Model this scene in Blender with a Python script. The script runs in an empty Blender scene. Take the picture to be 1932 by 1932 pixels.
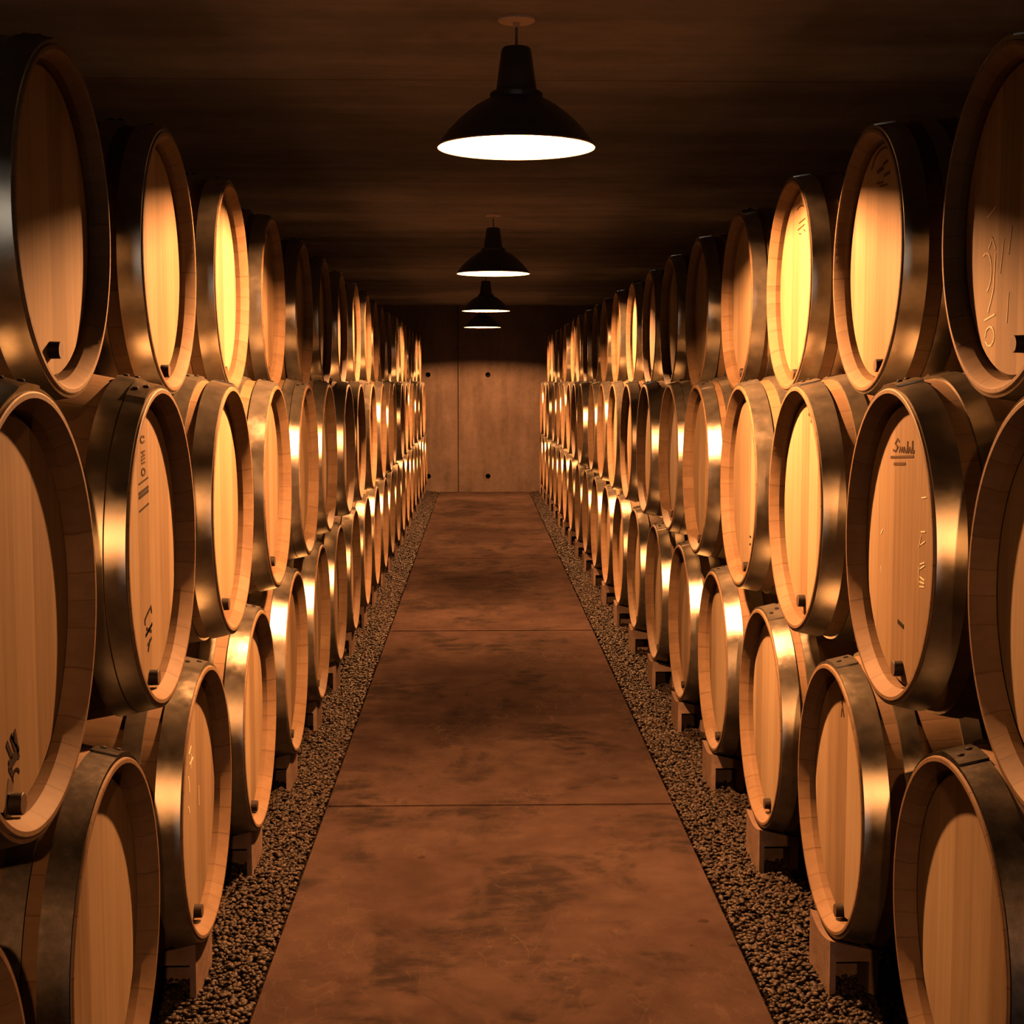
import bpy, bmesh, math, random
from mathutils import Vector, Matrix
random.seed(11)
S = bpy.context.scene
C = S.collection
PI = math.pi
R = 0.29            # outer radius of a barrel's rim
CAM_Z = 1.315       # eye height above the walkway
WALL_Y = 17.62
CEIL_Z = CAM_Z + .914

# ------------------------------------------------------------------ helpers
def link(name, data, parent=None, loc=(0, 0, 0)):
    o = bpy.data.objects.new(name, data)
    C.objects.link(o)
    o.location = loc
    if parent is not None:
        o.parent = parent
    return o

def mesh_from(name, verts, faces, mats, face_mats=None, smooth=True, angle=32):
    me = bpy.data.meshes.new(name)
    me.from_pydata([tuple(v) for v in verts], [], faces)
    for m in mats:
        me.materials.append(m)
    if face_mats:
        for p, i in zip(me.polygons, face_mats):
            p.material_index = i
    me.validate()
    bm = bmesh.new(); bm.from_mesh(me)
    bmesh.ops.recalc_face_normals(bm, faces=bm.faces)
    bm.to_mesh(me); bm.free()
    if smooth:
        me.shade_smooth()
        me.set_sharp_from_angle(angle=math.radians(angle))
    return me

def bm_mesh(name, bm, mats, smooth=True, angle=32):
    me = bpy.data.meshes.new(name)
    bmesh.ops.recalc_face_normals(bm, faces=bm.faces)
    bm.to_mesh(me); bm.free()
    for m in mats:
        me.materials.append(m)
    if smooth:
        me.shade_smooth()
        me.set_sharp_from_angle(angle=math.radians(angle))
    return me

def tag(o, label, cat, group=None):
    o['label'] = label
    o['category'] = cat
    if group:
        o['group'] = group

def bm_box(bm, x0, x1, y0, y1, z0, z1):
    vs = [bm.verts.new((x, y, z)) for x in (x0, x1) for y in (y0, y1) for z in (z0, z1)]
    for q in ((0, 1, 3, 2), (4, 6, 7, 5), (0, 4, 5, 1), (2, 3, 7, 6), (0, 2, 6, 4), (1, 5, 7, 3)):
        bm.faces.new([vs[i] for i in q])
    return vs

def revolve_z(profile, n=64):
    """profile: (radius, z) list turned about the z axis"""
    v, f = [], []
    for r, z in profile:
        for i in range(n):
            a = 2 * PI * i / n
            v.append((r * math.cos(a), r * math.sin(a), z))
    for k in range(len(profile) - 1):
        for i in range(n):
            j = (i + 1) % n
            f.append((k * n + i, k * n + j, (k + 1) * n + j, (k + 1) * n + i))
    return v, f

# ------------------------------------------------------------------ materials
class NT:
    def __init__(self, name):
        self.m = bpy.data.materials.new(name)
        self.m.use_nodes = True
        self.t = self.m.node_tree
        self.b = self.t.nodes['Principled BSDF']
    def n(self, typ, **kw):
        nd = self.t.nodes.new(typ)
        for k, v in kw.items():
            setattr(nd, k, v)
        return nd
    def put(self, a, b):
        if isinstance(a, (int, float)):
            b.default_value = a
        elif isinstance(a, (tuple, list)):
            b.default_value = a
        else:
            self.t.links.new(a, b)
    def math(self, op, a, b=0.0, c=0.0, clamp=False):
        nd = self.n('ShaderNodeMath', operation=op, use_clamp=clamp)
        self.put(a, nd.inputs[0]); self.put(b, nd.inputs[1]); self.put(c, nd.inputs[2])
        return nd.outputs[0]
    def coord(self, scale=(1, 1, 1), shift=None):
        tc = self.n('ShaderNodeTexCoord')
        mp = self.n('ShaderNodeMapping')
        mp.inputs['Scale'].default_value = scale
        self.t.links.new(tc.outputs['Object'], mp.inputs['Vector'])
        if shift is not None:
            cb = self.n('ShaderNodeCombineXYZ')
            for i in range(3):
                self.put(shift, cb.inputs[i])
            self.t.links.new(cb.outputs[0], mp.inputs['Location'])
        return mp.outputs[0]
    def noise(self, vec, scale=5, detail=4, rough=.55, dist=0):
        nd = self.n('ShaderNodeTexNoise')
        self.put(vec, nd.inputs['Vector'])
        nd.inputs['Scale'].default_value = scale
        nd.inputs['Detail'].default_value = detail
        nd.inputs['Roughness'].default_value = rough
        nd.inputs['Distortion'].default_value = dist
        return nd.outputs['Fac']
    def ramp(self, fac, stops):
        nd = self.n('ShaderNodeValToRGB')
        e = nd.color_ramp.elements
        while len(e) < len(stops):
            e.new(.5)
        for el, (p, c) in zip(e, stops):
            el.position = p
            el.color = (*c, 1) if len(c) == 3 else c
        self.put(fac, nd.inputs[0])
        return nd.outputs[0]
    def grey(self, fac, lo, hi, a=0.0, b=1.0):
        nd = self.n('ShaderNodeMapRange')
        self.put(fac, nd.inputs[0])
        for i, v in enumerate((lo, hi, a, b)):
            nd.inputs[i + 1].default_value = v
        return nd.outputs[0]
    def mix(self, fac, a, b, mode='MIX'):
        nd = self.n('ShaderNodeMix', data_type='RGBA', blend_type=mode)
        self.put(fac, nd.inputs[0])
        self.put(a if not isinstance(a, tuple) else (*a, 1)[:4], nd.inputs[6])
        self.put(b if not isinstance(b, tuple) else (*b, 1)[:4], nd.inputs[7])
        return nd.outputs[2]
    def bump(self, h, strength=.3, dist=.01):
        nd = self.n('ShaderNodeBump')
        nd.inputs['Strength'].default_value = strength
        nd.inputs['Distance'].default_value = dist
        self.put(h, nd.inputs['Height'])
        self.t.links.new(nd.outputs[0], self.b.inputs['Normal'])
    def done(self, col, rough=.6, metal=0.0, spec=.5):
        self.put(col if not isinstance(col, tuple) else (*col, 1)[:4], self.b.inputs['Base Color'])
        self.put(rough, self.b.inputs['Roughness'])
        self.b.inputs['Metallic'].default_value = metal
        self.b.inputs['Specular IOR Level'].default_value = spec
        return self.m

def rnd(t):
    return t.n('ShaderNodeObjectInfo').outputs['Random']

# barrel head: upright oak boards
t = NT('oak_head')
rv = rnd(t)
sh = t.math('MULTIPLY', rv, 37.0)
sep = t.n('ShaderNodeSeparateXYZ'); t.put(t.coord(), sep.inputs[0])
yy = t.math('ADD', sep.outputs[1], t.math('MULTIPLY', rv, .07))
wob = t.noise(t.coord((1, 22, .0)), 1.0, 2)
bd = t.math('ADD', t.math('MULTIPLY', yy, 11.5), t.math('MULTIPLY', wob, .5))
bi = t.math('FLOOR', bd); bf = t.math('FRACT', bd)
wn = t.n('ShaderNodeTexWhiteNoise', noise_dimensions='2D')
cb = t.n('ShaderNodeCombineXYZ'); t.put(bi, cb.inputs[0]); t.put(sh, cb.inputs[1]); t.put(cb.outputs[0], wn.inputs['Vector'])
grain = t.noise(t.coord((4, 60, 2.2), sh), 1.0, 5, .62, .4)
fine = t.noise(t.coord((4, 260, 5), sh), 1.0, 3, .6)
blot = t.noise(t.coord((3, 4, 2.2), sh), 1.6, 3)
g = t.math('ADD', t.math('MULTIPLY', grain, .6), t.math('MULTIPLY', wn.outputs['Value'], .55))
g = t.math('ADD', g, t.math('MULTIPLY', fine, .18))
g = t.math('ADD', g, t.math('MULTIPLY', t.math('SUBTRACT', blot, .5), .35))
col = t.ramp(g, [(.25, (.056, .0385, .0225)), (.6, (.095, .072, .047)), (.95, (.128, .103, .07))])
tint = t.ramp(rv, [(0, (.9, .84, .78)), (.5, (1, 1, 1)), (1, (.96, .9, .8))])
col = t.mix(1.0, col, tint, 'MULTIPLY')
seam = t.math('LESS_THAN', bf, .022)
col = t.mix(t.math('MULTIPLY', seam, .55), col, (0.066, 0.039, 0.021))
t.bump(t.math('SUBTRACT', t.math('MULTIPLY', fine, .3), seam), .25, .002)
M_HEAD = t.done(col, .7, 0, .06)

# staves: boards around the axis
t = NT('oak_staves')
rv = rnd(t)
sh = t.math('MULTIPLY', rv, 23.0)
sep = t.n('ShaderNodeSeparateXYZ'); t.put(t.coord(), sep.inputs[0])
zz = sep.outputs[2]
an = t.math('ADD', t.math('ARCTAN2', zz, sep.outputs[1]), t.math('MULTIPLY', rv, .4))
sd = t.math('MULTIPLY', an, 31 / (2 * PI))
sd = t.math('ADD', sd, t.math('MULTIPLY', t.math('SINE', t.math('MULTIPLY', an, 7.0)), .28))
si = t.math('FLOOR', sd); sf = t.math('FRACT', sd)
wn = t.n('ShaderNodeTexWhiteNoise', noise_dimensions='2D')
cb = t.n('ShaderNodeCombineXYZ'); t.put(si, cb.inputs[0]); t.put(sh, cb.inputs[1]); t.put(cb.outputs[0], wn.inputs['Vector'])
gr = t.noise(t.coord((3, 55, 55), sh), 1.0, 5, .6, .3)
bl = t.noise(t.coord((3, 3, 3), sh), 2.0, 3)
g = t.math('ADD', t.math('MULTIPLY', gr, .5), t.math('MULTIPLY', wn.outputs['Value'], .2))
g = t.math('ADD', g, t.math('MULTIPLY', t.math('SUBTRACT', bl, .5), .4))
col = t.ramp(g, [(.1, (0.0455, 0.0286, 0.01625)), (.4, (0.06825, 0.0455, 0.02665)), (.7, (0.08775, 0.06012, 0.03575))])
seam = t.math('LESS_THAN', sf, .045)
col = t.mix(t.math('MULTIPLY', seam, .7), col, (0.036, 0.021, 0.0105))
t.bump(t.math('SUBTRACT', t.math('MULTIPLY', gr, .4), seam), .35, .003)
M_STAVE = t.done(col, .65, 0, .08)

# galvanised hoop steel
t = NT('galvanised_steel')
rv = rnd(t)
sh = t.math('MULTIPLY', rv, 19.0)
sp = t.noise(t.coord((1, 1, 1), sh), 38, 3, .6)
bg = t.noise(t.coord((1, 1, 1), sh), 7, 4, .6)
col = t.ramp(t.math('ADD', t.math('MULTIPLY', sp, .4), t.math('MULTIPLY', bg, .6)),
             [(.25, (.16, .152, .13)), (.5, (.215, .205, .175)), (.72, (.27, .258, .22))])
ro = t.grey(t.math('ADD', t.math('MULTIPLY', sp, .4), t.math('MULTIPLY', bg, .6)), .3, .7, .32, .4)
t.bump(t.math('ADD', sp, bg), .025, .003)
gl = t.n('ShaderNodeBsdfAnisotropic', distribution='BECKMANN')
t.put(col, gl.inputs['Color']); t.put(ro, gl.inputs['Roughness'])
t.t.links.new(t.b.inputs['Normal'].links[0].from_socket, gl.inputs['Normal'])
df = t.n('ShaderNodeBsdfDiffuse')
t.put(t.ramp(t.math('ADD', t.math('MULTIPLY', sp, .45), t.math('MULTIPLY', bg, .55)), [(.34, (.011, .0105, .0095)), (.52, (.022, .021, .0185)), (.68, (.034, .032, .028))]), df.inputs['Color'])
ad = t.n('ShaderNodeAddShader')
t.t.links.new(gl.outputs[0], ad.inputs[0]); t.t.links.new(df.outputs[0], ad.inputs[1])
t.t.links.new(ad.outputs[0], t.t.nodes['Material Output'].inputs['Surface'])
M_STEEL = t.m

t = NT('dull_scuffed_steel')
sp = t.noise(t.coord((1, 1, 1)), 60, 4, .7)
bg = t.noise(t.coord((1, 1, 1)), 9, 4, .6)
f = t.math('ADD', t.math('MULTIPLY', sp, .5), t.math('MULTIPLY', bg, .5))
gl = t.n('ShaderNodeBsdfAnisotropic', distribution='BECKMANN')
t.put(t.ramp(f, [(.36, (.014, .0135, .013)), (.52, (.022, .021, .02)), (.7, (.038, .036, .032))]), gl.inputs['Color'])
gl.inputs['Roughness'].default_value = .5
df = t.n('ShaderNodeBsdfDiffuse')
t.put(t.ramp(f, [(.36, (.004, .0038, .0036)), (.52, (.008, .0076, .007)), (.7, (.018, .017, .015))]), df.inputs['Color'])
ad = t.n('ShaderNodeAddShader')
t.t.links.new(gl.outputs[0], ad.inputs[0]); t.t.links.new(df.outputs[0], ad.inputs[1])
t.t.links.new(ad.outputs[0], t.t.nodes['Material Output'].inputs['Surface'])
M_DULL = t.m
t = NT('dark_iron'); M_IRON = t.done((.004, .0035, .003), .8, 0, .1)
t = NT('stained_shaded_bung'); M_BUNG = t.done((.008, .006, .005), .55, 0, .1)  # stained bung side, with its shade put into the colour
t = NT('bung_end'); M_BUNGEND = t.done((.035, .021, .012), .7, 0, .1)
t = NT('recess_shade'); M_RECESS = t.done((.003, .0025, .0024), .9, 0, .02)  # shade inside the tie holes and panel joint, painted as colour
t = NT('branding_ink'); M_INK = t.done((.005, .003, .0022), .8, 0, .05)
t = NT('faded_brand'); M_FADE = t.done((.022, .0115, .006), .8, 0, .05)
t = NT('white_chalk'); M_CHALK = t.done((.3, .25, .18), .9)
t = NT('wine_stain'); M_STAIN = t.done((.03, .016, .009), .5)

def concrete(name, dark, mid, light, scale, spots, rough=.8, bump=.2, streak=None):
    t = NT(name)
    a = t.noise(t.coord(), scale, 6, .6, .2)
    b = t.noise(t.coord(), scale * 5.3, 4, .6)
    f = t.math('ADD', t.math('MULTIPLY', a, .65), t.math('MULTIPLY', b, .35))
    if streak:
        s = t.noise(t.coord(streak), 1.0, 4, .6)
        f = t.math('ADD', t.math('MULTIPLY', f, .6), t.math('MULTIPLY', s, .4))
    col = t.ramp(f, [(.3, dark), (.5, mid), (.68, light)])
    if spots:
        v = t.n('ShaderNodeTexVoronoi'); t.put(t.coord(), v.inputs['Vector']); v.inputs['Scale'].default_value = spots
        pit = t.math('MULTIPLY', t.math('LESS_THAN', v.outputs['Distance'], .17), t.math('GREATER_THAN', b, .5))
        col = t.mix(t.math('MULTIPLY', pit, .5), col, tuple(x * .35 for x in dark))
    t.bump(t.math('ADD', t.math('MULTIPLY', a, .4), b), bump, .01)
    return t, col

t, col = concrete('wall_concrete', (.024, .0185, .016), (.042, .0328, .0285), (.062, .048, .042), 3.0, 0, streak=(9, 1, 1.1))
M_WALL = t.done(col, .85, 0, 0)
t, col = concrete('ceiling_concrete', (.05, .052, .062), (.092, .094, .112), (.135, .136, .16), 1.3, 0, streak=(.5, 5, 1))
sep = t.n('ShaderNodeSeparateXYZ'); t.put(t.coord(), sep.inputs[0])
jf = t.math('FRACT', t.math('MULTIPLY', sep.outputs[1], 1 / 2.27))
jn = t.math('LESS_THAN', jf, .006)
col = t.mix(t.math('MULTIPLY', jn, .7), col, (.05, .04, .035))
M_CEIL = t.done(col, .85, 0, 0)
t, col = concrete('block_concrete', (0.0455, 0.0325, 0.026), (0.065, 0.0481, 0.039), (0.08776, 0.065, 0.052), 9, 0)
M_BLOCK = t.done(col, .85, 0, 0)

# walkway slabs: worn, stained and scratched
t = NT('walkway_concrete')
a = t.noise(t.coord(), 1.5, 6, .62, .3)
b = t.noise(t.coord(), 9, 5, .62)
f = t.math('ADD', t.math('MULTIPLY', a, .55), t.math('MULTIPLY', b, .45))
col = t.ramp(f, [(.36, (.0125, .0084, .0074)), (.5, (.018, .0125, .0108)), (.64, (.024, .0168, .0142))])
stn = t.grey(t.noise(t.coord((1.2, .9, 1)), 2.4, 5, .68, .5), .5, .6)
stn2 = t.grey(t.noise(t.coord((4, 9, 3)), 2.0, 5, .7), .36, .56)
col = t.mix(t.math('MULTIPLY', t.math('MULTIPLY', stn, stn2), .8), col, (.006, .005, .005))
# darker patch in the middle of each farther slab, ragged at its edge
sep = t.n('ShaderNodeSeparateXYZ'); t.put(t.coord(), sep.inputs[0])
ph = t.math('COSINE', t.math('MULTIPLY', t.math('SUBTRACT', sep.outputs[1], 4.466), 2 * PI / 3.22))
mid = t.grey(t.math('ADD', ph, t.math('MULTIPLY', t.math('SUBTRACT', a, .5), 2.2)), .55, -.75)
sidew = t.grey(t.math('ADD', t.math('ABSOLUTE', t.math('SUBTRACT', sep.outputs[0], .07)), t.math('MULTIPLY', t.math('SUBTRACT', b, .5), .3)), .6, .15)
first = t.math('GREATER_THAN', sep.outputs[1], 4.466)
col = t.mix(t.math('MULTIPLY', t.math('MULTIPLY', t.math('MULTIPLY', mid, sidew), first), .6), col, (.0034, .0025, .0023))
for k, scl in enumerate((7, 10, 15)):
    tc = t.n('ShaderNodeTexCoord'); mp = t.n('ShaderNodeMapping')
    mp.inputs['Location'].default_value = (3.1 * k, 1.7 * k, 0)
    mp.inputs['Rotation'].default_value = (0, 0, .8 * k)
    mp.inputs['Scale'].default_value = (1, .45, 1)
    t.t.links.new(tc.outputs['Object'], mp.inputs['Vector'])
    s = t.noise(mp.outputs[0], scl, 2, .5, .8)
    line = t.math('LESS_THAN', t.math('ABSOLUTE', t.math('SUBTRACT', s, .5)), .0055)
    area = t.grey(t.noise(mp.outputs[0], 1.9, 3), .5, .58)
    col = t.mix(t.math('MULTIPLY', t.math('MULTIPLY', line, area), .25), col, (.034, .025, .02))
v = t.n('ShaderNodeTexVoronoi'); t.put(t.coord((1, 1.3, 1)), v.inputs['Vector']); v.inputs['Scale'].default_value = 5.5
sp = t.math('MULTIPLY', t.math('LESS_THAN', v.outputs['Distance'], .1), t.math('GREATER_THAN', b, .53))
col = t.mix(t.math('MULTIPLY', sp, .6), col, (.0045, .0033, .003))
t.bump(t.math('ADD', t.math('MULTIPLY', a, .5), b), .12, .006)
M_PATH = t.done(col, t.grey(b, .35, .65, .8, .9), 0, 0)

t = NT('gravel_bed')
vo = t.n('ShaderNodeTexVoronoi'); t.put(t.coord(), vo.inputs['Vector']); vo.inputs['Scale'].default_value = 75
col = t.ramp(vo.outputs['Distance'], [(0, (0.009832, 0.007099, 0.005462)), (.35, (0.005462, 0.00404, 0.003167)), (.75, (0.001092, 0.0008736, 0.0006552))])
t.bump(t.math('SUBTRACT', 1.0, vo.outputs['Distance']), .9, .012)
M_GRAVEL = t.done(col, .8, 0, 0)
t = NT('pebble')
rv = rnd(t)
col = t.ramp(rv, [(0, (0.003445, 0.002412, 0.001838)), (.45, (0.007465, 0.005282, 0.004135)), (.8, (0.01264, 0.009188, 0.007118)), (1, (0.02297, 0.017, 0.01321))])
M_PEBBLE = t.done(col, .6, 0, .1)

t = NT('lamp_enamel'); M_ENAMEL = t.done((.008, .009, .012), .45, 0, .3)
t = NT('lamp_white_inside'); M_INSIDE = t.done((.04, .039, .037), .6, 0, .1)
t = NT('ceiling_rose'); M_ROSE = t.done((.2, .17, .16), .7, 0, .1)
t = NT('lamp_cord'); M_CORD = t.done((.03, .028, .026), .6)
t = NT('lamp_socket'); M_SOCKET = t.done((.5, .47, .42), .5)
t = NT('bulb_glow')
t.b.inputs['Base Color'].default_value = (0, 0, 0, 1)
t.b.inputs['Emission Color'].default_value = (1.0, .385, .125, 1)
t.b.inputs['Emission Strength'].default_value = 47000
M_BULB = t.m
M_WEAK = t.m.copy(); M_WEAK.name = 'weak_bulb_glow'
M_WEAK.node_tree.nodes['Principled BSDF'].inputs['Emission Strength'].default_value = 18000

# ------------------------------------------------------------------ barrels
LEN = .95                      # a 225 l barrel
class Kind:
    """outer profile of one size of barrel"""
    def __init__(self, scale, bilge):
        self.s = scale; self.r = R * scale; self.rb = bilge * R; self.L = LEN * scale
    def rad(self, u):          # u: metres in from the aisle end
        h = self.L / 2
        return self.r + (self.rb - self.r) * (1 - ((u - h) / h) ** 2)

def barrel_meshes(K, style):
    """meshes in a frame whose origin is the middle of the barrel's axis; +x is the aisle end"""
    n = 96
    half = K.L / 2; zc = 0.0; r = K.r
    out = {}
    def ring_faces(prof, close=False):
        v, f = [], []
        for (u, rr) in prof:
            for i in range(n):
                a = 2 * PI * i / n
                v.append((half - u, rr * math.cos(a), zc + rr * math.sin(a)))
        for k in range(len(prof) - 1):
            for i in range(n):
                j = (i + 1) % n
                f.append((k * n + i, k * n + j, (k + 1) * n + j, (k + 1) * n + i))
        return v, f
    # staves with the chimes at both ends
    end = [(.2 * r, .895 * r), (.17 * r, .918 * r), (.08 * r, .918 * r), (.006 * r, .962 * r), (0, .968 * r), (0, .99 * r), (.004 * r, .997 * r)]
    prof = list(end)
    m = 30
    for k in range(m + 1):
        u = .01 * r + (K.L - .02 * r) * k / m
        prof.append((u, K.rad(u) - .003 * r))
    prof += [(K.L - u, rr) for u, rr in reversed(end)]
    v, f = ring_faces(prof)
    out['staves'] = mesh_from('staves', v, f, [M_STAVE], angle=24)
    # heads: discs with a chamfered margin
    def head(u0, sgn):
        rr = .919 * r
        v, f = ring_faces([(u0 + sgn * .034 * r, rr), (u0, .885 * r), (u0, .55 * r)])
        cI = len(v); v.append((half - u0, 0, zc))
        b = 2 * n
        for i in range(n):
            f.append((b + i, b + (i + 1) % n, cI))
        return mesh_from('head', v, f, [M_HEAD], angle=20)
    out['front_head'] = head(.122 * r, 1)
    out['rear_head'] = head(K.L - .122 * r, -1)
    # hoops
    def hoop(name, u0, u1, lap_deg, rivets):
        u0 *= r; u1 *= r
        th = .0028
        N = 120
        v, f, fm = [], [], []
        lap0 = math.radians(lap_deg); lapw = math.radians(17)
        ks = [0, .5, 1]
        def rr(u, a):
            e = th + .001
            d = (a - lap0) % (2 * PI)
            if d < lapw: e += .0034
            q = K.rad(u0) + (K.rad(u1) - K.rad(u0)) * (u - u0) / (u1 - u0)
            return q + e + .0008
        angs = sorted([2 * PI * i / N for i in range(N)] + [lap0 % (2 * PI), (lap0 - 1e-3) % (2 * PI), (lap0 + lapw) % (2 * PI), (lap0 + lapw - 1e-3) % (2 * PI)])
        M = len(angs)
        rows = [(u0, -1), (u0, 0), (u0 + .004, 0), ((u0 + u1) / 2, 0), (u1 - .004, 0), (u1, 0), (u1, -1)]
        for u, fl in rows:
            for a in angs:
                q = rr(u, a) if fl == 0 else K.rad(u) - .004
                v.append((half - u, q * math.cos(a), zc + q * math.sin(a)))
        for k in range(len(rows) - 1):
            for i in range(M):
                j = (i + 1) % M
                f.append((k * M + i, k * M + j, (k + 1) * M + j, (k + 1) * M + i)); fm.append(0)
        if rivets:
            for fu in (.3, .72):
                u = u0 + (u1 - u0) * fu
                a = lap0 + lapw * (.38 if fu < .5 else .62)
                base = rr(u, a)
                nn = Vector((0, math.cos(a), math.sin(a))); tx = Vector((1, 0, 0)); ty = nn.cross(tx)
                c0 = Vector((half - u, base * math.cos(a), zc + base * math.sin(a)))
                s = len(v)
                for hgt, q in ((-.001, .0062), (.0012, .0060), (.0030, .0040)):
                    for i in range(10):
                        w = 2 * PI * i / 10
                        v.append(c0 + nn * hgt + tx * q * math.cos(w) + ty * q * math.sin(w))
                v.append(c0 + nn * .0036)
                for k in range(2):
                    for i in range(10):
                        j = (i + 1) % 10
                        f.append((s + k * 10 + i, s + k * 10 + j, s + (k + 1) * 10 + j, s + (k + 1) * 10 + i)); fm.append(1)
                for i in range(10):
                    f.append((s + 20 + i, s + 20 + (i + 1) % 10, s + 30)); fm.append(1)
        return mesh_from(name, v, f, [M_STEEL, M_IRON], fm, angle=30)
    LR = K.L / r
    if style == 'A':
        hs = [('chime_hoop', .014, .18, 82), ('quarter_hoop', .29, .42, 95), ('bilge_hoop', .7, .83, 74)]
    elif style == 'B':
        hs = [('chime_hoop', .014, .128, 97), ('quarter_hoop', .136, .255, 80), ('bilge_hoop', .7, .83, 90)]
    else:
        hs = [('chime_hoop', .014, .165, 70), ('quarter_hoop', .24, .37, 88), ('bilge_hoop', .74, .86, 99)]
    out['hoops'] = [(nm, hoop(nm, a, b, l, True)) for nm, a, b, l in hs]
    out['hoops'] += [(nm, hoop(nm, LR - b, LR - a, l, False)) for nm, a, b, l in reversed(hs)]
    # tasting bung low on the head, pushed in and sticking out a little
    v, f = [], []
    u0 = .122 * r
    q = .052 * r
    nb = 20
    rows = [(-.004, q), (.016, q * .96), (.017, q * .9)]
    for hgt, qq in rows:
        for i in range(nb):
            a = 2 * PI * i / nb
            v.append((hgt, qq * math.cos(a), qq * math.sin(a)))
    for k in range(2):
        for i in range(nb):
            j = (i + 1) % nb
            f.append((k * nb + i, k * nb + j, (k + 1) * nb + j, (k + 1) * nb + i))
    v.append((.017, 0, 0))
    for i in range(nb):
        f.append((2 * nb + i, 2 * nb + (i + 1) % nb, 3 * nb))
    out['bung'] = mesh_from('bung', v, f, [M_BUNG, M_BUNGEND], [0] * (2 * nb) + [1] * nb, angle=40)
    out['K'] = K
    return out

KINDS = {'low': Kind(1.0, 1.2), 'topL': Kind(.911, 1.045), 'topR': Kind(.936, 1.06)}
PROTO = {}
def make_proto(kind, style):
    if (kind, style) in PROTO:
        return None
    g = barrel_meshes(KINDS[kind], style)
    K = g['K']
    root = link('wine_barrel', None)
    root.empty_display_size = .1
    ax = (0, 0, K.rb)
    st = link('staves', g['staves'], root, ax)
    hd = link('head', g['front_head'], root, ax)
    hr = link('head', g['rear_head'], root, ax)
    for nm, me in g['hoops']:
        link(nm, me, root, ax)
    bg = link('bung', g['bung'], hd, (K.L / 2 - .122 * K.r, 0, -.74 * K.r))
    bg['label'] = 'short dark bung low on the head'
    PROTO[(kind, style)] = root
    return root

def copy_tree(o, parent=None):
    c = o.copy()
    C.objects.link(c)
    if parent is not None:
        c.parent = parent
    for ch in list(o.children):
        copy_tree(ch, c)
    return c

BARRELS = {}
def place(side, row, k, Y, style, bung=(.24, -.74), show_bung=True):
    kind = 'low' if row != 't' else ('topL' if side == 'L' else 'topR')
    o = make_proto(kind, style)
    if o is None:
        o = copy_tree(PROTO[(kind, style)])
    K = KINDS[kind]
    d = {'Lt': 2.164, 'Lm': 1.971, 'Lb': 1.99, 'Rt': 2.813, 'Rm': 2.619, 'Rb': 2.627}[side + row] * R
    zrel = {'t': .845 if side == 'L' else .868, 'm': -1.038, 'b': -3.105}[row] * R
    jit = random.uniform(-.012, .012) if k > 5 and row != 'b' else 0
    cx = d + K.L / 2 + jit
    o.location = (-cx if side == 'L' else cx, Y * R, CAM_Z + zrel - K.rb)
    o.rotation_euler = (0, 0, 0 if side == 'L' else PI)
    sg = 1 if side == 'L' else -1
    for ch in o.children:
        for b in ch.children:
            if b.name.startswith('bung'):
                b.location = (K.L / 2 - .122 * K.r, sg * bung[0] * K.r, bung[1] * K.r)
    BARRELS[(side, row, k)] = o
    return o

NB = 20
rowY = {}
rowY['Lm'] = [6.6, 9.3, 12.0, 14.7]
rowY['Rm'] = [6.68, 9.26, 12.0, 14.6]
rowY['Lb'] = [5.33, 8.02, 10.73, 13.41, 16.2, 18.9]
rowY['Rb'] = [5.25, 7.94, 10.68, 13.36, 16.09, 18.77]
rowY['Lt'] = [7.95, 10.62, 13.29, 15.98]
rowY['Rt'] = [7.94, 10.64, 13.28, 15.92]
for key, first, last in (('Lm', 6.63, 20), ('Rm', 6.63, 20), ('Lb', 5.28, 21), ('Rb', 5.28, 21), ('Lt', 7.97, 19), ('Rt', 7.97, 19)):
    ys = rowY[key]
    while len(ys) < last:
        ys.append(first + 2.705 * len(ys) + random.uniform(-.025, .025))

styles = {('L', 'm', 1): 'A', ('L', 'm', 2): 'B', ('L', 'm', 3): 'C', ('L', 'm', 4): 'A', ('R', 'm', 1): 'A', ('R', 'm', 2): 'A', ('R', 'm', 3): 'A', ('R', 'm', 4): 'A',
          ('R', 'b', 1): 'A', ('R', 'b', 2): 'A', ('L', 'b', 1): 'C', ('L', 'b', 2): 'A'}
bungs = {('L', 't', 1): (-.02, -.74), ('R', 't', 1): (-.16, -.71), ('R', 't', 2): (-.15, -.8), ('L', 'm', 2): (.02, -.85), ('R', 'm', 2): (-.02, -.8),
         ('R', 'm', 3): (.04, -.78), ('R', 'b', 2): (-.05, -.85), ('L', 'm', 1): (-.11, -.85), ('L', 't', 2): (.1, -.84), ('L', 'b', 2): (-.02, -.84)}
ORD = ['', 'first', 'second', 'third', 'fourth', 'fifth', 'sixth', 'seventh', 'eighth', 'ninth', 'tenth', 'eleventh', 'twelfth', 'thirteenth',
       'fourteenth', 'fifteenth', 'sixteenth', 'seventeenth', 'eighteenth', 'nineteenth', 'twentieth', 'twenty-first', 'twenty-second']
ROWN = {'t': 'top row', 'm': 'middle row', 'b': 'bottom row'}
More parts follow.
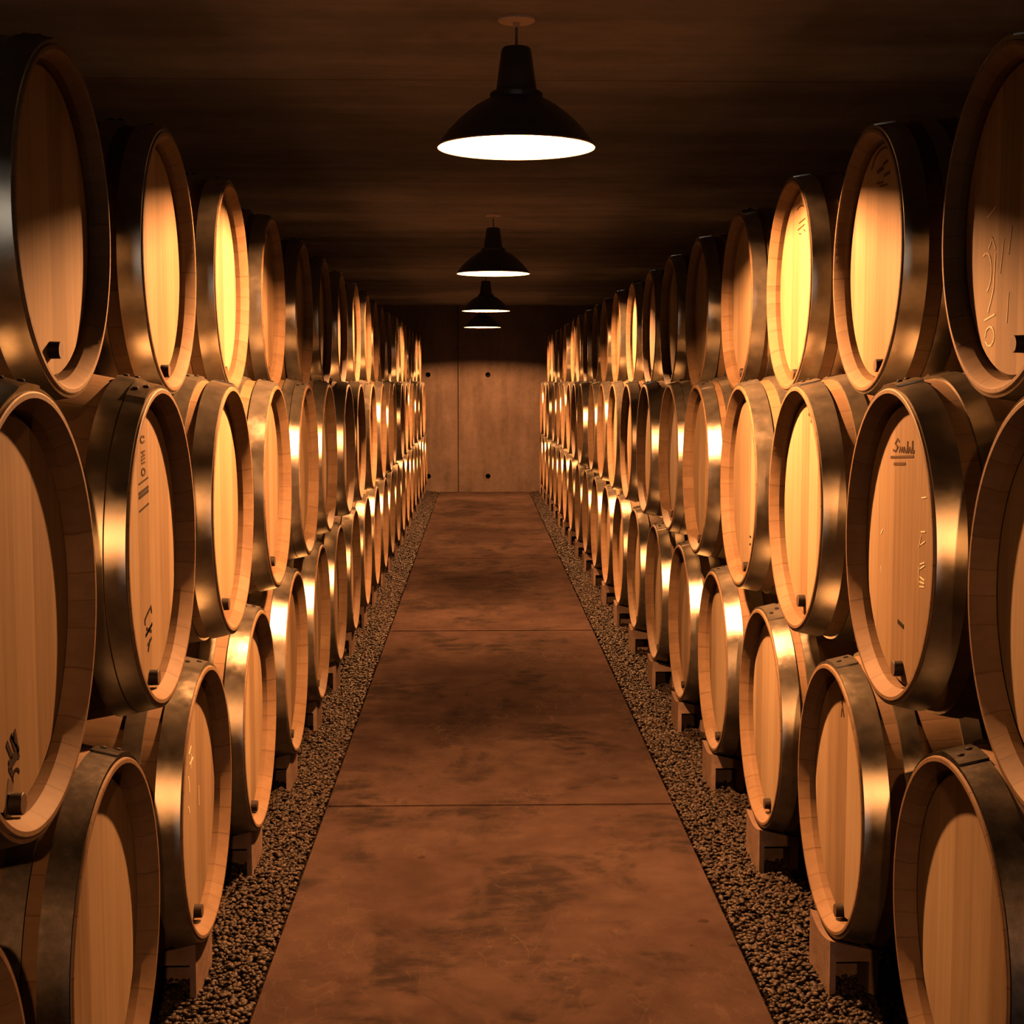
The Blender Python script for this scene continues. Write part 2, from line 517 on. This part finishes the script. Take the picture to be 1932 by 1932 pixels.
SPECIAL = {
    ('L', 't', 1): 'foremost oak barrel of the top row left of the walkway, curved black bung',
    ('R', 't', 1): 'foremost oak barrel of the top row right of the walkway, chalk scrawl on its head',
    ('R', 't', 2): 'top-row oak barrel with arched dark brand high on its bright head',
    ('R', 't', 3): 'brightest top-row oak barrel right of the walkway, faint lines of brown stamp',
    ('L', 'm', 1): 'big foremost middle-row oak barrel cut by the left edge, black painted marks',
    ('L', 'm', 2): 'middle-row oak barrel with stamped letters and bars running down its head',
    ('R', 'm', 2): 'middle-row oak barrel with handwritten style logo and small dark tag on head',
    ('R', 'm', 3): 'middle-row oak barrel with three brown dots near the top of its head',
    ('R', 'm', 1): 'foremost middle-row oak barrel in deep shade, cut by the right edge',
    ('L', 'b', 0): 'dim bottom-row oak barrel of which only a sliver shows in the lower left corner',
    ('L', 'b', 1): 'bottom-row oak barrel with half-shaded head, big in the lower left corner',
    ('R', 'b', 1): 'bottom-row oak barrel with lit riveted hoop joint, big in the lower right corner',
    ('L', 'b', 2): 'bottom-row oak barrel with pale chalk dashes on head, above left concrete block',
    ('R', 'b', 2): 'bottom-row oak barrel with brown drip stain on head, above right concrete block',
}
for side in 'LR':
    for row in 'tmb':
        ys = rowY[side + row]
        k0 = 0 if row == 'b' else 1
        if side == 'R' and row == 'b':
            ys = ys[1:]; k0 = 1
        ntot = len(ys)
        for i, Y in enumerate(ys):
            k = i + k0
            stl = styles.get((side, row, k), random.choice('AAAC' if row != 'm' else 'AABC'))
            o = place(side, row, k, Y, stl, bungs.get((side, row, k), (random.uniform(-.12, .12), random.uniform(-.86, -.76))))
            sd = 'left' if side == 'L' else 'right'
            lab = SPECIAL.get((side, row, k))
            if lab is None:
                if i == ntot - 1:
                    lab = 'last oak barrel of the %s %s of the walkway, against the end wall' % (ROWN[row], sd)
                else:
                    lab = '%s oak barrel from the front in the %s, %s of the walkway' % (ORD[i + 1], ROWN[row], sd)
            tag(o, lab, 'barrel', 'oak barrels in the %s %s of the walkway' % (ROWN[row], sd))

# the barrels lowest in the two corners wear older, scuffed hoops
dull = {}
for kk in (('L', 'b', 0), ('L', 'b', 1), ('R', 'b', 1)):
    for ch in BARRELS[kk].children:
        if 'hoop' in ch.name:
            if ch.data.name not in dull:
                me = ch.data.copy(); me.materials[0] = M_DULL
                dull[ch.data.name] = me
            ch.data = dull[ch.data.name]
# ---------------------------------------------------------- marks on heads
def head_of(key):
    o = BARRELS[key]
    for ch in o.children:
        if ch.name.startswith('head') and any(b.name.startswith('bung') for b in ch.children):
            return ch
def kind_of(key):
    return KINDS['low' if key[1] != 't' else 'top' + key[0]]

def strokes(name, key, lines, mat, w=.012, aspect=1.0, label=None):
    """pen strokes on a head; points are (far, up) in rim radii from the head's centre"""
    K = kind_of(key)
    sg = 1 if key[0] == 'L' else -1
    x = K.L / 2 - .122 * K.r + .0008
    bm = bmesh.new()
    for ln in lines:
        ww = w
        if isinstance(ln[0], (int, float)):
            ww = ln[0]; ln = ln[1:]
        pts = [Vector((sg * p[0] * K.r, p[1] * K.r)) for p in ln]
        for a, b in zip(pts, pts[1:]):
            d = b - a
            if d.length < 1e-6: continue
            d.normalize(); nrm = Vector((-d.y, d.x)) * ww * K.r / 2
            a2 = a - d * ww * K.r * .25; b2 = b + d * ww * K.r * .25
            q = [a2 + nrm, a2 - nrm, b2 - nrm, b2 + nrm]
            lo = [bm.verts.new((x - .0012, p.x, p.y)) for p in q]
            hi = [bm.verts.new((x, p.x, p.y)) for p in q]
            bm.faces.new(hi); bm.faces.new(lo[::-1])
            for i in range(4):
                j = (i + 1) % 4
                bm.faces.new((lo[i], lo[j], hi[j], hi[i]))
    o = link(name, bm_mesh(name, bm, [mat], smooth=False), head_of(key))
    if label: o['label'] = label
    return o

def arc(cx, cy, rx, ry, a0, a1, n=10):
    return [(cx + rx * math.cos(math.radians(a0 + (a1 - a0) * i / n)), cy + ry * math.sin(math.radians(a0 + (a1 - a0) * i / n))) for i in range(n + 1)]

# stamped letters and bars down the head of the second barrel of the middle row
k = ('L', 'm', 2)
X0 = -.05
strokes('stamp', k, [
    arc(X0, .68, .06, .02, 40, 320), [(X0 - .05, .60), (X0 + .05, .605)], [(X0 - .04, .57), (X0 + .05, .58)], [(X0, .58), (X0, .60)],
    [(X0 - .05, .55), (X0 + .05, .56)], [(X0 - .04, .53), (X0 + .05, .535)], arc(X0, .475, .05, .021, 0, 360)], M_FADE, .012, label='faint stamped letters')
strokes('stamp', k, [[.011, (X0 - .13, .405), (X0 + .13, .432)], [.02, (X0 - .13, .345), (X0 + .13, .372)], [.02, (X0 - .13, .32), (X0 + .13, .347)],
                     [.012, (X0 - .13, .235), (X0 + .13, .265)]], M_INK, label='stamped bars')
def sh(lines, dx, dz):
    return [[p if isinstance(p, (int, float)) else (p[0] + dx, p[1] + dz) for p in ln] for ln in lines]
strokes('painted_mark', k, sh([[(.02, -.43), (.1, -.40), (.2, -.37)], [(.2, -.37), (.22, -.41)], [(.02, -.43), (.03, -.46)],
                            [(.04, -.535), (.22, -.485)], [(.06, -.49), (.2, -.53)], [(.04, -.53), (.22, -.49)],
                            [(.09, -.60), (.2, -.575)], [(.13, -.6), (.1, -.64)], [(.15, -.58), (.1, -.635)]], -.12, -.03), M_INK, .018, label='three black marks')
# black painted marks on the barrel cut by the edge
k = ('L', 'm', 1)
strokes('painted_mark', k, sh([[.03, (.06, -.30), (.12, -.37)], [.03, (.12, -.28), (.17, -.35)], [.03, (.17, -.27), (.2, -.35)], [.02, (.12, -.28), (.19, -.345)]], -.2, -.27) +
        sh([[.025, (.08, -.44), (.22, -.41)], [.025, (.08, -.47), (.2, -.44)], [.025, (.2, -.41), (.22, -.45)], [.03, (.1, -.48), (.12, -.5)]], -.2, -.22) +
        sh([[.015] + arc(.21, -.57, .05, .035, 20, 200, 8)], -.24, -.18), M_INK, label='black painted marks')
strokes('wine_stain', k, sh([[.075, (.19, -.63), (.16, -.7)], [.09, (.17, -.7), (.13, -.79)]], -.3, -.13), M_STAIN, label='dark stain round the bung')
# script logo, tag and chalk dashes
k = ('R', 'm', 2)
def lp(pts, ox, oz, sx, sz, tilt):
    return [(ox + p[0] * sx, oz + p[1] * sz + p[0] * sx * tilt) for p in pts]
T = -.03
word = [[.014] + lp([(.30, 1.9), (.2, 2.3), (.08, 1.6), (.22, 1.0), (.12, .3), (-.02, .5)], .27, .575, -1 / 2.3, .04, T),
        [.012] + lp([(.3, .2), (.34, 1.0), (.42, .3), (.46, 1.0), (.52, .2), (.55, 1.0), (.62, .2)], .27, .575, -1 / 2.3, .04, T),
        [.013] + lp([(.66, .2), (.72, 1.9), (.74, .2), (.82, 1.0), (.86, .2)], .27, .575, -1 / 2.3, .04, T),
        [.014] + lp([(.9, .2), (.96, 2.0), (.99, .2), (1.04, .5)], .27, .575, -1 / 2.3, .04, T)]
strokes('logo', k, word + [[.016, (.33, .545), (-.17, .575)], [.018, (.25, .505), (.0, .52)]], M_FADE, label='faded script logo')
strokes('tag', k, [[.028, (.08, -.51), (-.04, -.525)]], M_INK, label='small dark tag')
strokes('chalk_mark', k, [[.008, (-.36, z), (-.45, z + dz)] for z, dz in ((.33, .01), (.12, .01), (.04, .03), (-.08, .02), (-.11, .03), (-.16, -.01), (-.19, .0), (-.22, .01))] +
        [[.006, (-.33, .02), (-.37, .1)], [.006, (-.34, -.1), (-.34, -.2)], [.01, (.52, .02), (.48, .05)], [.01, (.5, -.2), (.49, -.24)]], M_CHALK, label='chalk dashes')
# three dots
k = ('R', 'm', 3)
strokes('painted_mark', k, [[.02, (-.02, .825), (-.09, .828)], [.024, (.0, .775), (-.1, .765)], [.022, (-.08, .72), (-.15, .718)]], M_FADE, label='three brown dots')
strokes('painted_mark', ('R', 'm', 4), [[.02, (-.1, -.5), (-.16, -.5)], [.02, (-.1, -.58), (-.15, -.57)]], M_INK, label='two dark dots')
# arched brand
k = ('R', 't', 2)
strokes('brand', k, sh([[.02] + arc(.0, .56, .34, .2, 150, 25, 12), [.03, (.14, .60), (-.02, .61)], [.022, (-.02, .635), (-.14, .645)], [.024, (-.05, .545), (-.2, .55)],
                     [.016, (.15, .515), (-.02, .50)], [.014, (.05, .48), (-.14, .47)]], -.02, .1), M_FADE, label='arched brown brand')
k = ('R', 't', 3)
strokes('brand', k, [[.014] + arc(.0, .6, .3, .16, 160, 60, 8), [.012, (.06, .6), (-.2, .62)], [.012, (.1, .54), (-.18, .565)], [.012, (.04, .5), (-.03, .49)], [.012, (-.15, .52), (-.2, .5)]], M_FADE, label='faint brown brand')
# chalk scrawl on the foremost top barrel
k = ('R', 't', 1)
strokes('chalk_mark', k, sh([[.014] + arc(.5, .02, .1, .12, 250, 60, 8), [.014, (.34, .12), (.36, -.1), (.44, -.22)], [.012, (.46, .16), (.4, .22), (.34, .15)], [.012, (.5, -.27), (.32, -.24)],
                          [.012] + arc(.4, -.37, .08, .06, 0, 330, 8), [.008, (.2, .2), (.25, .0)], [.008, (.08, .26), (.12, .1)], [.01, (.5, .35), (.36, .4)], [.008, (.1, -.12), (.12, -.3)]], .0, -.28),
        M_CHALK, label='chalk scrawl')
# chalk dashes beside the concrete block
k = ('L', 'b', 2)
strokes('chalk_mark', k, sh([[.012, (-.5, .55), (-.44, .6)], [.012, (-.54, .38), (-.46, .42)], [.012, (-.52, .3), (-.4, .32)], [.014, (-.58, .22), (-.55, .1)], [.012, (-.46, .36), (-.48, .26)],
                          [.01, (-.2, .05), (-.2, -.1)], [.014, (-.6, .0), (-.57, -.05)]], .42, .0), M_CHALK, label='chalk dashes')
k = ('R', 'b', 2)
strokes('drip_stain', k, sh([[.04, (-.28, .68), (-.33, .6)], [.03, (-.32, .6), (-.3, .5)], [.028, (-.3, .5), (-.36, .42)], [.018, (-.3, .46), (-.28, .4)]], .38, .2), M_FADE, label='brown drip stain')

# ------------------------------------------------------- concrete saddle blocks
BK = KINDS['low']
def block_mesh():
    """hollow block whose top follows the barrel; origin on the ground under the barrel's axis, aisle towards +x"""
    x1, x0 = .0, -.104         # measured from the rim, aisle side first
    yb = .095
    zb = CAM_Z - 3.105 * R                     # height of the barrel's axis
    nx, ny = 6, 14
    bm = bmesh.new()
    def top(x, y):
        q = BK.rad(max(-x, 0.0)) + .009
        return zb - math.sqrt(q * q - y * y)
    X = [x0 + (x1 - x0) * i / nx for i in range(nx + 1)]
    hx0, hx1, hz = x0 + .02, x1 - .013, .085
    X = sorted(set(X + [hx0, hx1]))
    Yl = [-yb + 2 * yb * j / ny for j in range(ny + 1)]
    zl = .0075
    g = {(i, j): bm.verts.new((x, y, top(x, y))) for i, x in enumerate(X) for j, y in enumerate(Yl)}
    n_x = len(X)
    for i in range(n_x - 1):
        for j in range(ny):
            bm.faces.new((g[i, j], g[i + 1, j], g[i + 1, j + 1], g[i, j + 1]))
    low = {(i, j): bm.verts.new((X[i], Yl[j], zl)) for i in range(n_x) for j in range(ny + 1)}
    for i in (0, n_x - 1):
        for j in range(ny):
            bm.faces.new((g[i, j], g[i, j + 1], low[i, j + 1], low[i, j]))
    ih0, ih1 = X.index(hx0), X.index(hx1)
    hole = {}
    for j in (0, ny):
        for i in range(ih0, ih1 + 1):
            hole[i, j] = bm.verts.new((X[i], Yl[j], hz))
        for i in range(n_x - 1):
            if ih0 <= i < ih1:
                bm.faces.new((g[i, j], g[i + 1, j], hole[i + 1, j], hole[i, j]))
            elif i + 1 == ih0:
                bm.faces.new((g[i, j], g[i + 1, j], hole[i + 1, j], low[i + 1, j], low[i, j]))
            elif i == ih1:
                bm.faces.new((g[i, j], g[i + 1, j], low[i + 1, j], low[i, j], hole[i, j]))
            else:
                bm.faces.new((g[i, j], g[i + 1, j], low[i + 1, j], low[i, j]))
    for i in range(ih0, ih1):
        bm.faces.new((hole[i, 0], hole[i + 1, 0], hole[i + 1, ny], hole[i, ny]))
    for i in (ih0, ih1):
        bm.faces.new((hole[i, 0], hole[i, ny], low[i, ny], low[i, 0]))
    # a web closes the opening half way through
    web = [bm.verts.new((X[i], .0, z)) for i, z in ((ih0, zl), (ih1, zl), (ih1, hz), (ih0, hz))]
    bm.faces.new(web)
    bmesh.ops.delete(bm, geom=[v for v in bm.verts if not v.link_faces], context='VERTS')
    return bm_mesh('saddle_block', bm, [M_BLOCK], angle=25)
blk = block_mesh()
for side in 'LR':
    ys = rowY[side + 'b']
    d = (1.99 if side == 'L' else 2.627) * R
    k0 = 0 if side == 'L' else 1
    for i, Y in enumerate(ys[k0:]):
        k = i + k0
        o = link('saddle_block', blk, None, (-d - .018 if side == 'L' else d - .01, Y * R, 0))
        if side == 'R':
            o.rotation_euler = (0, 0, PI)
        sd = 'left' if side == 'L' else 'right'
        if k == 2:
            lab = 'hollow concrete block with black square opening, on gravel %s of the walkway' % sd
        elif k == 0:
            lab = 'hidden concrete block under the sliver of barrel in the lower left corner'
        else:
            lab = 'concrete block under the %s barrel of the bottom row, %s of the walkway' % (ORD[k + (1 if side == 'L' else 0)], sd)
        tag(o, lab, 'concrete block', 'concrete blocks under the bottom row %s of the walkway' % sd)

# ------------------------------------------------------- pendant lamps
def lamp_proto():
    root = link('pendant_lamp', None)
    root.empty_display_size = .1
    out = [(.2, .0), (.2015, .003), (.199, .008), (.188, .022), (.172, .043), (.152, .064), (.13, .084), (.105, .103), (.08, .117), (.063, .125)]
    inn = [(.063, .119), (.08, .112), (.105, .098), (.13, .079), (.152, .059), (.172, .038), (.188, .017), (.1965, .002), (.2, .0)]
    n = 72
    v, f = revolve_z([(.001, .126)] + out[::-1], n)
    fm = [0] * len(f)
    v2, f2 = revolve_z([(.001, .119)] + inn, n)
    b = len(v)
    f += [tuple(i + b for i in q) for q in f2]; fm += [1] * len(f2)
    v += v2
    link('shade', mesh_from('shade', v, f, [M_ENAMEL, M_INSIDE], fm, angle=50), root)
    v, f = revolve_z([(.001, .122), (.066, .122), (.067, .126), (.067, .135), (.061, .14), (.052, .141), (.001, .141)], n)
    link('collar', mesh_from('collar', v, f, [M_ENAMEL], angle=30), root)
    v, f = revolve_z([(.001, .14), (.052, .14), (.038, .243), (.034, .249), (.012, .251), (.001, .251)], n)
    link('neck', mesh_from('neck', v, f, [M_ENAMEL], angle=30), root)
    ch = CEIL_Z - LAMP_Z
    v, f = revolve_z([(.001, .248), (.0035, .248), (.0035, ch - .008), (.001, ch - .008)], 12)
    link('cord', mesh_from('cord', v, f, [M_CORD], angle=40), root)
    v, f = revolve_z([(.001, ch - .022), (.008, ch - .021), (.009, ch - .011), (.044, ch - .009), (.047, ch - .006), (.047, ch), (.001, ch)], 48)
    link('ceiling_rose', mesh_from('ceiling_rose', v, f, [M_ROSE], angle=30), root)
    v, f = revolve_z([(.001, .12), (.02, .12), (.02, .088), (.016, .08), (.001, .08)], 24)
    link('socket', mesh_from('socket', v, f, [M_SOCKET], angle=30), root)
    bm = bmesh.new()
    bmesh.ops.create_icosphere(bm, subdivisions=2, radius=.032)
    for q in bm.verts:
        q.co.z *= .28 if q.co.z < 0 else .7
        q.co.z += .056
    link('bulb', bm_mesh('bulb', bm, [M_BULB], angle=80), root)
    return root
LAMP_Z = CAM_Z + .592
lp0 = lamp_proto()
LAMPS = [(.1048, 3.784, 'big nearest black dome pendant lamp hanging over the walkway'),
         (.0985, 8.12, 'second black dome pendant lamp from the front, its bright rim seen edge on'),
         (.088, 12.34, 'third black dome pendant lamp from the front, below and behind the second'),
         (.075, 16.0, 'farthest black dome pendant lamp, a thin bright line before the end wall'),
         (.11, -1.1, 'weaker black dome pendant lamp hanging over the walkway behind the viewer')]
for i, (x, y, lab) in enumerate(LAMPS):
    o = lp0 if i == 0 else copy_tree(lp0)
    o.location = (x, y, LAMP_Z)
    if y < 0:                     # a weaker bulb, dimmed and lowered to tune its light
        for ch in o.children:
            if ch.name.startswith('bulb'):
                ch.data = ch.data.copy(); ch.data.materials[0] = M_WEAK; ch.location.z -= .022
    tag(o, lab, 'lamp', 'black pendant lamps along the ceiling')

# ------------------------------------------------------- the cellar
def struct(o, label=None):
    o['kind'] = 'structure'
    if label: o['label'] = label
    return o
XL, XR, YB = -1.66, 1.86, -15.0
bm = bmesh.new(); bm_box(bm, XL, XR, YB, WALL_Y, -.25, -.02)
struct(link('floor', bm_mesh('floor', bm, [M_GRAVEL], False)), 'packed ground under the gravel')
bm = bmesh.new(); bm_box(bm, XL - .25, XR + .25, YB, WALL_Y + .3, CEIL_Z, CEIL_Z + .2)
struct(link('ceiling', bm_mesh('ceiling', bm, [M_CEIL], False)), 'dark board-marked concrete ceiling')
bm = bmesh.new(); bm_box(bm, XL - .25, XL, YB, WALL_Y + .3, -.25, CEIL_Z)
struct(link('wall_left', bm_mesh('wall_left', bm, [M_WALL], False)), 'dark concrete wall behind the left barrels')
bm = bmesh.new(); bm_box(bm, XR, XR + .25, YB, WALL_Y + .3, -.25, CEIL_Z)
struct(link('wall_right', bm_mesh('wall_right', bm, [M_WALL], False)), 'dark concrete wall behind the right barrels')
# end wall with formwork tie holes and one panel joint
bm = bmesh.new()
holes = [(hx, hz) for hx in (-.57, .148) for hz in (CAM_Z + .088, CAM_Z - 1.13)]
def loop(pts):
    vs = [bm.verts.new(p) for p in pts]
    return vs, [bm.edges.new((vs[i], vs[(i + 1) % len(vs)])) for i in range(len(vs))]
jx = -.21
dark_faces = []
for a, b in ((XL, jx - .0045), (jx + .0045, XR)):
    edges = loop([(a, WALL_Y, -.25), (b, WALL_Y, -.25), (b, WALL_Y, CEIL_Z), (a, WALL_Y, CEIL_Z)])[1]
    for hx, hz in holes:
        if not a < hx < b: continue
        rings = []
        vs, es = loop([(hx + .03 * math.cos(w * PI / 10), WALL_Y, hz + .03 * math.sin(w * PI / 10)) for w in range(20)])
        edges += es
        vb = [bm.verts.new((hx + .02 * math.cos(w * PI / 10), WALL_Y + .07, hz + .02 * math.sin(w * PI / 10))) for w in range(20)]
        for w in range(20):
            bm.faces.new((vs[w], vs[(w + 1) % 20], vb[(w + 1) % 20], vb[w]))
        bm.faces.new(vb)
        dark_faces += [f for f in bm.faces if f.verts[0] in vb or f.verts[-1] in vb or f.verts[1] in vb]
    bmesh.ops.triangle_fill(bm, edges=edges, use_beauty=True)
q = [bm.verts.new(p) for p in ((jx - .0045, WALL_Y, -.25), (jx - .0045, WALL_Y + .03, -.25), (jx + .0045, WALL_Y + .03, -.25), (jx + .0045, WALL_Y, -.25))]
q2 = [bm.verts.new(v.co + Vector((0, 0, CEIL_Z + .25))) for v in q]
for i in range(3):
    dark_faces.append(bm.faces.new((q[i], q[i + 1], q2[i + 1], q2[i])))
for f in dark_faces:
    f.material_index = 1
bm_box(bm, XL, XR, WALL_Y + .075, WALL_Y + .3, -.25, CEIL_Z)
struct(link('wall_back', bm_mesh('wall_back', bm, [M_WALL, M_RECESS], False)), 'end wall of poured concrete with tie holes and a panel joint')
# unseen entrance wall; its doorway is added to let fill light in
bm = bmesh.new()
bm_box(bm, XL, -.75, YB, YB + .25, -.25, CEIL_Z); bm_box(bm, .95, XR, YB, YB + .25, -.25, CEIL_Z); bm_box(bm, -.75, .95, YB, YB + .25, 2.0, CEIL_Z)
struct(link('wall_front', bm_mesh('wall_front', bm, [M_WALL], False)), 'unseen concrete entrance wall with a doorway added for fill light')
# walkway: slabs with open joints between
def xe(y):
    t = y / 12
    return -.475 + .025 * t, .608 + .022 * t
joints = [YB, -11.5, -8.3, -5.13, -1.93, 1.27, 4.466, 7.69, 10.89, 14.1, WALL_Y - .02]
bm = bmesh.new()
for y0, y1 in zip(joints, joints[1:]):
    ya, yb_ = y0 + .006, y1 - .006
    (a0, b0), (a1, b1) = xe(ya), xe(yb_)
    lo = [bm.verts.new(p) for p in ((a0, ya, -.12), (b0, ya, -.12), (b1, yb_, -.12), (a1, yb_, -.12))]
    hi = [bm.verts.new((v.co.x, v.co.y, 0)) for v in lo]
    bm.faces.new(hi); bm.faces.new(lo[::-1])
    for i in range(4):
        j = (i + 1) % 4
        bm.faces.new((lo[i], lo[j], hi[j], hi[i]))
bmesh.ops.bevel(bm, geom=[e for e in bm.edges if all(v.co.z > -.01 for v in e.verts)], offset=.005, segments=2, affect='EDGES')
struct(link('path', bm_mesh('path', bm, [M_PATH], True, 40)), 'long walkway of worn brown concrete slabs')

# gravel beds on both sides: pebbles scattered over the bed
bm = bmesh.new()
bmesh.ops.create_icosphere(bm, subdivisions=2, radius=1)
peb_me = bm_mesh('pebble', bm, [M_PEBBLE], angle=180)
def gravel(name, x_in, x_out, label):
    import numpy as np
    rng = np.random.default_rng(5 if x_out < 0 else 6)
    n_y = 90
    bm = bmesh.new()
    ys = [YB + .27 + (WALL_Y - .04 - YB - .27) * i / n_y for i in range(n_y + 1)]
    grid = []
    for y in ys:
        xi = x_in(y)
        grid.append([bm.verts.new((xi + (x_out - xi) * q, y, z)) for q, z in ((0, -.009), (.05, -.004), (.12, .006), (.5, .006), (1, .006))])
    for a, b in zip(grid, grid[1:]):
        for i in range(4):
            bm.faces.new((a[i], a[i + 1], b[i + 1], b[i]))
    me = bm_mesh(name, bm, [M_GRAVEL, M_PEBBLE], False)
    o = link(name, me)
    o['kind'] = 'stuff'; tag(o, label, 'gravel')
    ng = bpy.data.node_groups.new('pebble_scatter', 'GeometryNodeTree')
    ng.interface.new_socket('Geometry', in_out='INPUT', socket_type='NodeSocketGeometry')
    ng.interface.new_socket('Geometry', in_out='OUTPUT', socket_type='NodeSocketGeometry')
    N = ng.nodes; Lk = ng.links
    gi = N.new('NodeGroupInput'); go = N.new('NodeGroupOutput')
    pos = N.new('GeometryNodeInputPosition'); sp = N.new('ShaderNodeSeparateXYZ'); Lk.new(pos.outputs[0], sp.inputs[0])
    ax = N.new('ShaderNodeMath'); ax.operation = 'ABSOLUTE'; Lk.new(sp.outputs[0], ax.inputs[0])
    c1 = N.new('ShaderNodeMath'); c1.operation = 'LESS_THAN'; Lk.new(ax.outputs[0], c1.inputs[0]); c1.inputs[1].default_value = 1.3
    dn = N.new('ShaderNodeMapRange'); Lk.new(sp.outputs[1], dn.inputs[0])
    dn.inputs[1].default_value = 4.0; dn.inputs[2].default_value = 12.0; dn.inputs[3].default_value = 10500; dn.inputs[4].default_value = 3500
    c2 = N.new('ShaderNodeMath'); c2.operation = 'GREATER_THAN'; Lk.new(sp.outputs[1], c2.inputs[0]); c2.inputs[1].default_value = 1.0
    m1 = N.new('ShaderNodeMath'); m1.operation = 'MULTIPLY'; Lk.new(c1.outputs[0], m1.inputs[0]); Lk.new(c2.outputs[0], m1.inputs[1])
    m2 = N.new('ShaderNodeMath'); m2.operation = 'MULTIPLY'; Lk.new(m1.outputs[0], m2.inputs[0]); Lk.new(dn.outputs[0], m2.inputs[1])
    # finer faces so that the density can vary along the bed
    sub = N.new('GeometryNodeSubdivideMesh'); sub.inputs['Level'].default_value = 2; Lk.new(gi.outputs[0], sub.inputs[0])
    dp = N.new('GeometryNodeDistributePointsOnFaces'); dp.distribute_method = 'RANDOM'
    Lk.new(sub.outputs[0], dp.inputs['Mesh']); Lk.new(m2.outputs[0], dp.inputs['Density']); dp.inputs['Seed'].default_value = 3
    oi = N.new('GeometryNodeMeshIcoSphere'); oi.inputs['Radius'].default_value = 1.0; oi.inputs['Subdivisions'].default_value = 2
    sm = N.new('GeometryNodeSetMaterial'); sm.inputs['Material'].default_value = M_PEBBLE; Lk.new(oi.outputs[0], sm.inputs[0])
    ss = N.new('GeometryNodeSetShadeSmooth'); Lk.new(sm.outputs[0], ss.inputs[0])
    ip = N.new('GeometryNodeInstanceOnPoints'); Lk.new(dp.outputs['Points'], ip.inputs['Points']); Lk.new(ss.outputs[0], ip.inputs['Instance'])
    rr = N.new('FunctionNodeRandomValue'); rr.data_type = 'FLOAT_VECTOR'
    rr.inputs[0].default_value = (-.5, -.5, 0); rr.inputs[1].default_value = (.5, .5, 6.28); Lk.new(rr.outputs[0], ip.inputs['Rotation'])
    rs = N.new('FunctionNodeRandomValue'); rs.data_type = 'FLOAT_VECTOR'; rs.inputs['Seed'].default_value = 9
    rs.inputs[0].default_value = (.004, .0035, .0028); rs.inputs[1].default_value = (.0105, .0075, .0058); Lk.new(rs.outputs[0], ip.inputs['Scale'])
    off = N.new('FunctionNodeRandomValue'); off.data_type = 'FLOAT_VECTOR'; off.inputs['Seed'].default_value = 14
    off.inputs[0].default_value = (0, 0, 0); off.inputs[1].default_value = (0, 0, .011)
    tr = N.new('GeometryNodeSetPosition'); Lk.new(dp.outputs['Points'], tr.inputs[0]); Lk.new(off.outputs[0], tr.inputs['Offset'])
    Lk.new(tr.outputs[0], ip.inputs['Points'])
    jn = N.new('GeometryNodeJoinGeometry'); Lk.new(gi.outputs[0], jn.inputs[0]); Lk.new(ip.outputs[0], jn.inputs[0])
    Lk.new(jn.outputs[0], go.inputs[0])
    md = o.modifiers.new('pebbles', 'NODES'); md.node_group = ng
    return o
gravel('gravel', lambda y: xe(y)[0] - .008, XL + .012, 'brown gravel bed between the walkway and the left barrels')
gravel('gravel', lambda y: xe(y)[1] + .008, XR - .012, 'brown gravel bed between the walkway and the right barrels')
bpy.data.meshes.remove(peb_me)

# ------------------------------------------------------- fill light added through the unseen doorway, camera
w = bpy.data.worlds.new('doorway_fill'); S.world = w; w.use_nodes = True
bgn = w.node_tree.nodes['Background']
bgn.inputs[0].default_value = (1, .84, .72, 1); bgn.inputs[1].default_value = 26

F, PX, PY = 2760.7, 897.3, 721.05
pitch = math.atan((966 - PY) / F); yaw = math.atan((966 - PX) / F * math.cos(pitch))
cam = bpy.data.cameras.new('camera')
cam.sensor_width = 36; cam.lens = F / 1932 * 36; cam.clip_start = .02; cam.clip_end = 200
co = link('camera', cam, None, (0, 0, CAM_Z))
co.rotation_euler = (PI / 2 - pitch, 0, -yaw)
S.camera = co

S.view_settings.view_transform = 'Standard'
S.view_settings.look = 'None'
S.view_settings.gamma = 1
S.view_settings.exposure = 0
S.view_settings.use_curve_mapping = False
cy = S.cycles
cy.max_bounces = 8; cy.diffuse_bounces = 5; cy.glossy_bounces = 4
cy.sample_clamp_indirect = 6
